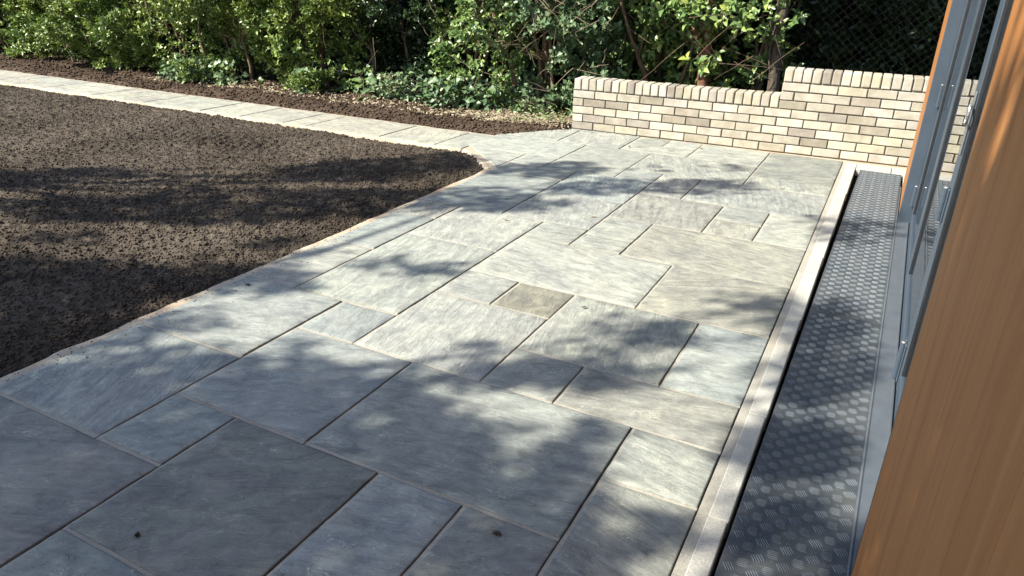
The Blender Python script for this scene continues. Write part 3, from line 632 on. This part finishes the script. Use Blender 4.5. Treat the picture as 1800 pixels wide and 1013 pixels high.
privets = [(-15.6, -13.6, 'far left end privet bush of the hedge, pale green, cut by the frame edge'), (-13.7, -11.6, 'yellow green privet bush at the left, above the start of the path'), (-11.7, -9.9, 'privet bush third from the left with dark hollow at its foot'),
           (-10.0, -8.4, 'dense privet bush with bright tips, fourth from the left in the hedge'), (-8.5, -7.1, 'rounded privet bush overhanging the soil strip, fifth from the left'), (-7.2, -5.9, 'privet bush just left of the dark gap with the forked trunk')]
for i, (a, b, lb) in enumerate(privets):
    hedge_shrub('privet_bush', lb, a, b, 6.60+.03*(i % 2)+(.10 if i == 5 else 0), 2.7, 'privet', 640 if i > 1 else 500, .058+.006*(i % 2), .035, 4, .12, 100+i*7, gap=.20+.03*(i % 3), bulge=1.0, group=HG, zlow=.04)
hedge_shrub('holly_bush', 'thin dark evergreen bush around the forked trunk in the hedge gap', -6.0, -4.75, 7.15, 2.8, 'holly', 380, .058, .036, 4, .15, 300, gap=.16, bulge=.6, group=HG, stems=2, stem_mat='barkdark')
hedge_shrub('mixed_shrub', 'mixed green shrub with loose trailing stems left of the brick wall', -4.9, -3.75, 7.05, 2.8, 'laurel', 330, .064, .042, 4, .15, 320, gap=.22, bulge=.8, group=HG, stems=5)
hedge_shrub('mixed_shrub', 'ivy tangled shrub with dry twigs right behind the end of the brick wall', -3.85, -2.75, 6.98, 2.8, 'ivy', 340, .062, .049, 4, .15, 340, gap=.20, bulge=.8, group=HG, stems=5)
hedge_shrub('broadleaf_shrub', 'broad leaved green shrub rising behind the lower part of the brick wall', -2.95, -1.75, 7.35, 2.9, 'laurel', 210, .092, .057, 3, .17, 360, gap=.22, bulge=.8, group=HG, stems=4, geo=leaf_geo)
hedge_shrub('broadleaf_shrub', 'sparse broad leaved shrub around the flaky red trunk behind the wall', -1.85, -1.05, 7.55, 2.9, 'laurel', 150, .086, .053, 3, .17, 380, gap=.26, bulge=.8, group=HG, stems=3, geo=leaf_geo, zlow=.35)
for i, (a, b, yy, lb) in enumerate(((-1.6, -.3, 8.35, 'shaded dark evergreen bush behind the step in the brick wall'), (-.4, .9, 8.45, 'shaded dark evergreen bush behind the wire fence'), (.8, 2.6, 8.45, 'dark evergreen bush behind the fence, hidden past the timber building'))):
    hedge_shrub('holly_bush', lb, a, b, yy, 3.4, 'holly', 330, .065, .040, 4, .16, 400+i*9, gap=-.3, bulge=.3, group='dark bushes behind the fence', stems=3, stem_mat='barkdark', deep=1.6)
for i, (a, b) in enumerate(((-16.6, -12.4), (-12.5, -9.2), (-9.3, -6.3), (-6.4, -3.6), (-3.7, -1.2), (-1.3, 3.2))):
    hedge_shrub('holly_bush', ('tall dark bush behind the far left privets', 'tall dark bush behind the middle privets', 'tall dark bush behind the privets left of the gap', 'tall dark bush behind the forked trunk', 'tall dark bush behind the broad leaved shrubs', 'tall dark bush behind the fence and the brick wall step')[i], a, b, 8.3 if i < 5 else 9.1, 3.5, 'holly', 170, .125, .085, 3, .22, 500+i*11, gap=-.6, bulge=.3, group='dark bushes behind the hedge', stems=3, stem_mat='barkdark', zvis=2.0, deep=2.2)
# ------------------------------------------------------------------ trunks
def trunk(name, label, specs, mat, crown_at=None, seed=0, crown='holly'):
    """specs: list of (pixel polyline with Y, radii). first point sits on the ground"""
    pts0 = specs[0][0]; base = at_y(*pts0[0]); root = empty(name, (base.x, base.y, 0)); tag(root, label, 'tree'); lst = []
    for pl, rad in specs:
        P = [at_y(*p)-root.location for p in pl]; n = 3; Q = []; Rr = []
        for i in range(len(P)-1):
            for k in range(n):
                t = k/n; q = P[i].lerp(P[i+1], t)
                if not (i == 0 and k == 0): q += Vector((random.uniform(-1, 1), random.uniform(-1, 1), 0))*.006
                Q.append(q); Rr.append(rad[i]*(1-t)+rad[i+1]*t)
        Q.append(P[-1]); Rr.append(rad[-1]); lst.append((Q, Rr))
    tubes('trunk', lst, M[mat], root, 8)
    if crown_at:
        n = 1100; A = rng.normal(size=(n, 3))*np.array([.55, .35, .38])+np.array(crown_at)-np.array(root.location); V, F = shoots(A, np.tile([[0, -.2, .5]], (n, 1)), 4, .2, .08, .05); link('crown', np_mesh('crown', V, F), M[crown], root)
    return root
trunk('small_tree', 'slim forked trunk in the dark gap of the hedge', [([(662, 175, 7.45), (659, 130, 7.45), (655, 90, 7.45), (650, 76, 7.45)], [.035, .030, .028, .026]), ([(652, 80, 7.45), (636, 50, 7.42), (622, 10, 7.4), (605, -60, 7.4)], [.024, .018, .015, .012]), ([(651, 78, 7.45), (652, 40, 7.47), (657, 0, 7.5), (665, -70, 7.5)], [.022, .018, .015, .012]), ([(655, 90, 7.45), (620, 55, 7.3), (600, 48, 7.25)], [.012, .008, .005])], 'barkdark', (-4.9, 7.5, 2.7), 1)
trunk('small_tree', 'thick trunk with flaky red bark behind the brick wall', [([(1233, 190, 7.75), (1236, 130, 7.75), (1240, 90, 7.75), (1246, 30, 7.75), (1250, -60, 7.75)], [.080, .066, .062, .055, .05]), ([(1240, 100, 7.75), (1225, 60, 7.7), (1205, 10, 7.7), (1190, -60, 7.7)], [.035, .028, .022, .02])], 'barkred', (-1.6, 7.7, 2.8), 2, 'laurel')
trunk('small_tree', 'dark leaning trunk left of the step in the brick wall', [([(1352, 195, 7.75), (1362, 130, 7.75), (1368, 70, 7.75), (1382, 0, 7.75), (1396, -80, 7.75)], [.062, .056, .052, .046, .04]), ([(1358, 150, 7.75), (1352, 90, 7.7), (1366, 40, 7.65), (1372, -40, 7.6)], [.018, .014, .012, .01])], 'barkdark', (-1.0, 7.9, 2.9), 3)
trunk('small_tree', 'pale diagonal stem among broad leaves above the low wall', [([(1138, 190, 7.7), (1132, 130, 7.65), (1118, 88, 7.6), (1106, 60, 7.55), (1096, 20, 7.5), (1086, -40, 7.5)], [.030, .028, .020, .017, .015, .012]), ([(1137, 150, 7.65), (1122, 100, 7.6), (1135, 60, 7.5)], [.014, .010, .006])], 'bark', (-2.3, 7.6, 2.8), 4, 'laurel')
trunk('small_tree', 'crooked pale branch stump among the ivy left of the wall', [([(905, 150, 7.32), (898, 110, 7.25), (888, 92, 7.18), (880, 84, 7.12)], [.030, .028, .024, .022]), ([(884, 88, 7.15), (868, 78, 7.1), (852, 68, 7.08)], [.020, .014, .008]), ([(883, 87, 7.15), (887, 70, 7.12), (889, 55, 7.1)], [.015, .010, .007])], 'twig', None, 5)
# bare twigs and trailing stems in front of the hedge face
def twig_bundle(name, label, boxes, mat, seed, rad=.0035):
    r = random.Random(seed); lst = []
    for (xa, xb, ya, yb, Y, n, ln) in boxes:
        for k in range(n):
            a = at_y(r.uniform(xa, xb), r.uniform(ya, yb), Y+r.uniform(-.1, .15)); dv = Vector((r.uniform(-1, 1), r.uniform(-.4, .2), r.uniform(-.9, .9))).normalized()*ln*r.uniform(.5, 1.3)
            b = a+dv; b.z = max(b.z, .02); lst.append((wiggle(a, b, 4, .014, seed+k), [rad, rad*.9, rad*.8, rad*.6, rad*.4]))
    o = tubes(name, lst, M[mat], None, 4); tag(o, label, 'twigs', kind='stuff'); return o
twig_bundle('dry_twigs', 'tangle of dry tan twigs hanging in the hedge left of the wall', [(930, 1060, -10, 60, 6.95, 45, .30), (820, 1000, 60, 170, 6.95, 14, .3), (1000, 1060, 110, 150, 6.9, 6, .3)], 'twig', 900)
twig_bundle('bare_stems', 'thin bare stems showing through gaps in the hedge', [(760, 1010, 0, 190, 7.1, 16, .5), (1020, 1330, -10, 150, 7.45, 12, .45), (540, 760, 20, 160, 7.1, 12, .45), (60, 420, 20, 130, 6.78, 9, .4), (1180, 1370, 0, 130, 7.6, 16, .6)], 'bark', 950, .0034)
# ------------------------------------------------------------------ ivy, big-leaf plants and litter at the foot of the hedge
def flat_leaves(name, n, xy, zrange, L, W, mat, label, cat, up=.8, geo=leaf_geo):
    P2 = xy(n); n = len(P2); Z = strip_z(P2[:, 0], P2[:, 1])+zrange[0]+(zrange[1]-zrange[0])*rng.random(n)**1.6
    D = unit(n)*np.array([1, 1, .35])+np.array([0, -.35, -.15]); N = np.array([-.2, -.45, up])+unit(n)*.5; s = .6+.8*rng.random(n)
    V, F = geo(np.stack([P2[:, 0], P2[:, 1], Z], -1), D, N, L*s, W*s); o = link(name, np_mesh(name, V, F), M[mat]); tag(o, label, cat, kind='stuff'); return o
def ivy_xy(n):
    X = -10.2+7.5*rng.random(n)**.75; e = np.where(X < -6, 6.62, np.where(X < -4, 6.72+.10*(X+6), 6.98)); Y = e+.10*grid_noise(X, X*0, .3, 71)*2+rng.exponential(.16, n); m = (grid_noise(X, Y, .45, 72) > .0) & (Y < 7.7); return np.stack([X, Y], -1)[m]
flat_leaves('ivy_cover', 2300, ivy_xy, (.02, .30), .066, .060, 'ivy', 'low ivy leaves spreading along the foot of the hedge', 'ivy')
def litter_xy(n):
    X = np.where(rng.random(n) < .6, rng.normal(-3.35, .45, n), -9+6.4*rng.random(n)); e = np.where(X > -4.4, 6.55, 6.5); Y = e+np.abs(rng.normal(.18, .22, n)); m = (X < -2.79) & (Y > 5.99+.0*X) & strip_in(X, Y-.04); return np.stack([X, Y], -1)[m]
flat_leaves('leaf_litter', 5200, litter_xy, (.004, .03), .036, .018, 'dry', 'pale dead leaves and clippings on the soil before the hedge', 'leaf litter', 1.2, leaf_geo2)
def grass_xy(n): X = rng.normal(-3.1, .25, n); Y = 6.62+np.abs(rng.normal(.08, .16, n)); return np.stack([X, Y], -1)[(X < -2.8)]
flat_leaves('weedy_tufts', 280, grass_xy, (.01, .16), .060, .010, 'laurel', 'small weeds and grass beside the left end of the brick wall', 'weeds', .4, leaf_geo2)
def broad_plant(label, px, py, n, size, mat, hgt, seed):
    """rosette of big leaves, each leaf a part"""
    b = on_ground(px, py); root = empty('broadleaf_plant', (b.x, b.y, .0)); tag(root, label, 'plant', 'big leaved plants at the hedge foot'); r = random.Random(seed)
    for k in range(n):
        az = r.uniform(0, 6.28); ln = size*r.uniform(.7, 1.2); zt = hgt*r.uniform(.3, 1); d = Vector((math.cos(az)*.8, math.sin(az)*.8-.35, r.uniform(.0, .5))).normalized()
        side = d.cross(Vector((-.2, -.4, 1))).normalized(); nn = side.cross(d); p0 = Vector((math.cos(az)*.03, math.sin(az)*.03, zt)); V = []; F = []
        for i in range(6):
            t = i/5; wd = ln*.36*math.sin(math.pi*min(1, t*.92+.06))**.8; c = p0+d*ln*t-nn*ln*.22*t*t
            for s in (-1, -.5, 0, .5, 1): V.append(c+side*wd*s+nn*(abs(s)*wd*.28))
        for i in range(5):
            for j in range(4): a = i*5+j; F.append((a, a+1, a+6, a+5))
        o = link('leaf', mesh('leaf', V, F, True), M[mat], root)
    tubes('stem', [([(0, 0, -.03), (.004, 0, hgt*.5), (0, .004, hgt)], [.010, .008, .005])], M['bark'], root, 5)
broad_plant('bright green broad leaved plant at the foot of the forked trunk', 640, 168, 12, .14, 'laurel', .20, 1)
broad_plant('pale green big leaved plant at the hedge foot left of the litter', 755, 176, 9, .15, 'ivy', .20, 2)
broad_plant('leafy dock plant growing in the soil near the brick wall end', 880, 190, 10, .12, 'ivy', .16, 3)
broad_plant('green leaved seedling tucked against the left end of the brick wall', 985, 196, 8, .10, 'laurel', .18, 4)
def fern(label, px, py, seed):
    b = on_ground(px, py); root = empty('dead_fern', (b.x, b.y, 0)); tag(root, label, 'plant'); n = 130; a = rng.random(n)*6.28
    A = np.stack([np.cos(a)*.03, np.sin(a)*.03, .02+.2*rng.random(n)], -1); V, F = leaf_geo2(A, np.stack([np.cos(a), np.sin(a)-.3, .1+.6*rng.random(n)-.3], -1), unit(n)+np.array([0, 0, 1]), .10+.10*rng.random(n), .012+.012*rng.random(n)); link('frond', np_mesh('frond', V, F), M['dry'], root)
fern('withered tan fern clump beside the bright broad leaved plant', 690, 168, 5)
# ------------------------------------------------------------------ chain link fence
FY = 7.90; PX = at_y(1367, 100, FY).x-.6
fence = empty('chain_link_fence', (.6, FY, 0)); tag(fence, 'grey chain link wire fence behind the taller end of the brick wall', 'fence')
V = []; F = []; pit = .042; zz = .040; H_ = 2.0; X0, X1 = PX+.62, 2.3
ns = int((X1-X0)/pit)
for s in range(ns):
    pts = []
    for k in range(int(H_/zz)+1): pts.append((X0-.6+s*pit+(pit if ((k+s) % 2) else 0), .006*(1 if (k+s) % 2 else -1), .03+k*zz))
    v, f = tube_arrays(pts, [.0015]*len(pts), 4); o = len(V); V += v; F += [tuple(i+o for i in q) for q in f]
o = link('wire_mesh', mesh('wire_mesh', V, F, True), M['wire'], fence); o['kind'] = 'stuff'
for x in (PX, 1.72): tubes('post', [([(x, .03, -.08), (x, .03, 2.08)], [.018, .018])], M['void'], fence, 10)
for z in (.06, 2.02): tubes('line_wire', [([(PX, .008, z), (1.72, .008, z)], [.002, .002])], M['wire'], fence, 5)
# ------------------------------------------------------------------ trees that throw the dappled shade (beside and behind the camera)
BLOBS = [ # px, py, rx, ry, sign  (+ shade, - sun)
 (200, 900, 540, 290, 1.4), (560, 690, 170, 60, 1.2), (640, 870, 350, 120, 1.3), (330, 650, 180, 42, 1.3), (60, 640, 140, 90, 1.2), (80, 620, 150, 55, 1), (900, 960, 130, 90, 1), (760, 770, 120, 60, 1), (1000, 650, 150, 22, .8),
 (1120, 590, 110, 24, 1), (1310, 530, 70, 18, .8), (850, 610, 90, 14, .6), (720, 470, 90, 14, .5), (800, 350, 110, 20, 1), (960, 300, 110, 13, 1), (1090, 330, 120, 14, .8), (900, 355, 120, 14, .7), (1230, 330, 90, 10, .7), (1000, 365, 60, 8, .5), (1130, 300, 60, 6, .7), (1290, 295, 60, 5, .7),
 (300, 365, 330, 22, 1), (120, 300, 180, 10, .8), (650, 300, 150, 18, .9), (450, 345, 200, 18, .8), (700, 350, 110, 20, .9), (60, 500, 260, 45, 1), (330, 490, 180, 30, .8), (480, 430, 160, 16, .6), (100, 420, 100, 10, .5), (780, 285, 60, 14, .9), (640, 255, 100, 6, .6),
 (1430, 620, 90, 90, .7), (1500, 400, 60, 40, .5), (1380, 800, 90, 60, .7), (1120, 960, 90, 60, .6), (1330, 930, 80, 60, .8), (700, 580, 60, 10, .4), (560, 570, 110, 10, .4), (1020, 760, 60, 18, .7),
 (840, 720, 60, 22, -1), (750, 690, 40, 10, -1), (900, 795, 60, 22, -1), (1010, 735, 50, 16, -1), (600, 625, 70, 10, -1), (690, 640, 45, 10, -1), (1075, 890, 45, 30, -1), (350, 600, 90, 10, -1), (500, 590, 60, 12, -1), (1180, 700, 70, 22, -1), (1000, 850, 50, 14, -.8), (620, 780, 26, 7, -.8), (930, 700, 60, 14, -.8)]
def shade_amount(x, y):
    p = to_px((x, y, 0))
    if p is None: return .9
    X, Y = p
    if Y > 1040: return 1
    s = 0; neg = 0
    for (cx, cy, rx, ry, w_) in BLOBS:
        d = ((X-cx)/rx)**2+((Y-cy)/ry)**2
        if d < 1.6:
            v = min(1, (1.6-d)*1.3)
            if w_ > 0: s = max(s, v*w_)
            else: neg = max(neg, -v*w_)
    if Y < 262: s = 0
    return 0 if neg > .4 else max(0, s*(1-neg))
def uvn(x, y, c1, c2, seed):
    u = x*math.cos(SUN_AZ)+y*math.sin(SUN_AZ); v = -x*math.sin(SUN_AZ)+y*math.cos(SUN_AZ)
    return float(grid_noise(np.array([u+20]), np.array([v*c1/c2+20]), c1, seed)[0])
samples = []
r = random.Random(5)
for _ in range(42000):
    x = r.uniform(-8, 1.6); y = r.uniform(-1.5, 6.0); s = shade_amount(x, y)
    if s <= 0: continue
    nz = uvn(x, y, .95, .15, 5)+.7*uvn(x, y, .36, .07, 6)
    pp = to_px((x, y, 0)); keep = 1.0
    if pp and pp[1] < 640 and x > GX(8.1): keep = .42
    if pp and pp[1] < 640 and x <= GX(8.1): keep = .5 if pp[1] < 480 else 1
    if -.27 < x < -.15 and y > 1.2: keep = .25
    if r.random() < keep and (s > .95 or nz > .42-s*.85): samples.append((x, y, 0))
for _ in range(3600):      # dapple on the near timber boards: streaks along the light's slant
    y = r.uniform(.3, 1.75); z = r.uniform(.0, 1.3); u = .62*y-.78*z; v = .78*y+.62*z
    nz = float(grid_noise(np.array([u+30]), np.array([v*5.0+30]), .55, 8)[0])+.5*float(grid_noise(np.array([u*2+30]), np.array([v*9+30]), .4, 9)[0])
    s = .52 if z < .8 else (.34 if z < 1.05 else .10)
    if nz > .36-s*.72 and r.random() < .7: samples.append((XB-.0112*(5.02-y), y, z))
trees = [(-6.3, -2.4), (-9.4, -.6), (-4.4, -4.4)]
tl = ['tall leafy tree beside the lawn, out of view on the left, shading the near paving', 'tall leafy tree further left, out of view, shading the soil bed', 'tall leafy tree behind the viewer, out of view, shading the cladding']
buckets = {0: [], 1: [], 2: []}
for s in samples:
    t = r.uniform(6.4, 8.4); p = Vector(s)-LD*t; k = min(range(3), key=lambda q: (p.x-trees[q][0])**2+(p.y-trees[q][1])**2); buckets[k].append(p)
for k in range(3):
    bx, by = trees[k]; root = empty('shade_tree', (bx, by, -.05)); tag(root, tl[k], 'tree', 'trees out of view'); C = buckets[k]
    if not C: continue
    A = np.array([tuple(p) for p in C]); nl = 4; n = len(A)*nl; P = np.repeat(A, nl, 0)+rng.normal(size=(n, 3))*.032
    V, F = leaf_geo2(P, unit(n), unit(n)+np.array([-.6, -.5, .6]), .065+.045*rng.random(n), .042+.025*rng.random(n)); V = V-np.array([bx, by, -.05]); link('crown', np_mesh('crown', V, F), M['shade'], root)
    top = Vector(A.mean(0))-Vector((bx, by, 0)); lst = [(wiggle((0, 0, -.1), (top.x*.3, top.y*.3, top.z*.62), 6, .08, k), [.20, .17, .15, .14, .12, .11, .10])]
    fork = lst[0][0][-1]
    for q in range(16):
        c = C[r.randrange(len(C))]-Vector((bx, by, -.05)); lst.append((wiggle(fork if q % 3 else lst[0][0][-2], c, 5, .15, q+k*50), [.055, .042, .032, .024, .016, .008]))
    tubes('trunk', lst, M['barkdark'], root, 7)
# ------------------------------------------------------------------ small things lying on the paving
def debris(name, label, px, py, ln, wd, mat, seed, curl=.3):
    p = on_ground(px, py); r = random.Random(seed); n = 6; V = []; F = []; a = r.uniform(0, 3.1)
    for i in range(n+1):
        t = i/n; ww = wd*math.sin(math.pi*min(.97, max(.06, t)))**.7*.5; z = .004+curl*ln*(.25*(2*t-1)**2)
        for s in (-1, 0, 1): V.append(((t-.5)*ln, s*ww, z+(.2*ww if s else 0)))
    for i in range(n):
        for j in range(2): q = i*3+j; F.append((q, q+3, q+4, q+1))
    o = link(name, mesh(name, V, F, True), M[mat]); o.location = (p.x, p.y, .0012); o.rotation_euler[2] = a; tag(o, label, 'leaf' if 'leaf' in name else 'twig', 'bits fallen on the paving'); return o
debris('fallen_leaf', 'small yellow leaf lying on the paving in mid patio', 1043, 382, .045, .022, 'dry', 1)
debris('fallen_leaf', 'curled brown leaf on the paving left of the yellow leaf', 889, 388, .040, .012, 'twig', 2, .5)
debris('fallen_leaf', 'tiny dark leaf on the paving nearest the soil corner', 826, 382, .030, .012, 'barkdark', 3, .6)
debris('fallen_twig', 'dark twig on the paving by the far right end of the patio', 1374, 333, .06, .012, 'barkdark', 4, .1)
debris('fallen_twig', 'dark twig before the base of the brick wall', 1106, 259, .06, .014, 'barkdark', 5, .1)
debris('fallen_leaf', 'brown leaf on the paving below the middle of the wall', 1232, 262, .05, .016, 'bark', 6, .2)
debris('fallen_leaf', 'small dark leaf on the pale slab at mid patio', 1026, 542, .028, .012, 'barkdark', 7, .4)
debris('fallen_leaf', 'pair of dark leaf bits on the shaded slab beside the soil', 891, 351, .035, .014, 'barkdark', 8, .4)
def moss(label, px, py, rad, seed):
    p = on_ground(px, py); n = 60; a = rng.random(n)*6.28; rr = rad*np.sqrt(rng.random(n)); A = np.stack([np.cos(a)*rr, np.sin(a)*rr*.6, .001+.006*rng.random(n)], -1)
    V, F = leaf_geo2(A, unit(n)*np.array([1, 1, .5]), unit(n)+np.array([0, 0, .6]), .004+.006*rng.random(n), .003+.003*rng.random(n)); o = link('moss_tuft', np_mesh('moss_tuft', V, F), M['barkdark']); o.location = (p.x, p.y, .001); tag(o, label, 'moss', 'bits fallen on the paving')
moss('dark crumbled moss tuft on the nearest bottom slab, right', 874, 940, .010, 1); moss('dark crumbled moss tuft on the big shaded slab, bottom left', 243, 943, .004, 2); moss('dark crumb on the edge between soil and paving', 436, 502, .012, 3)
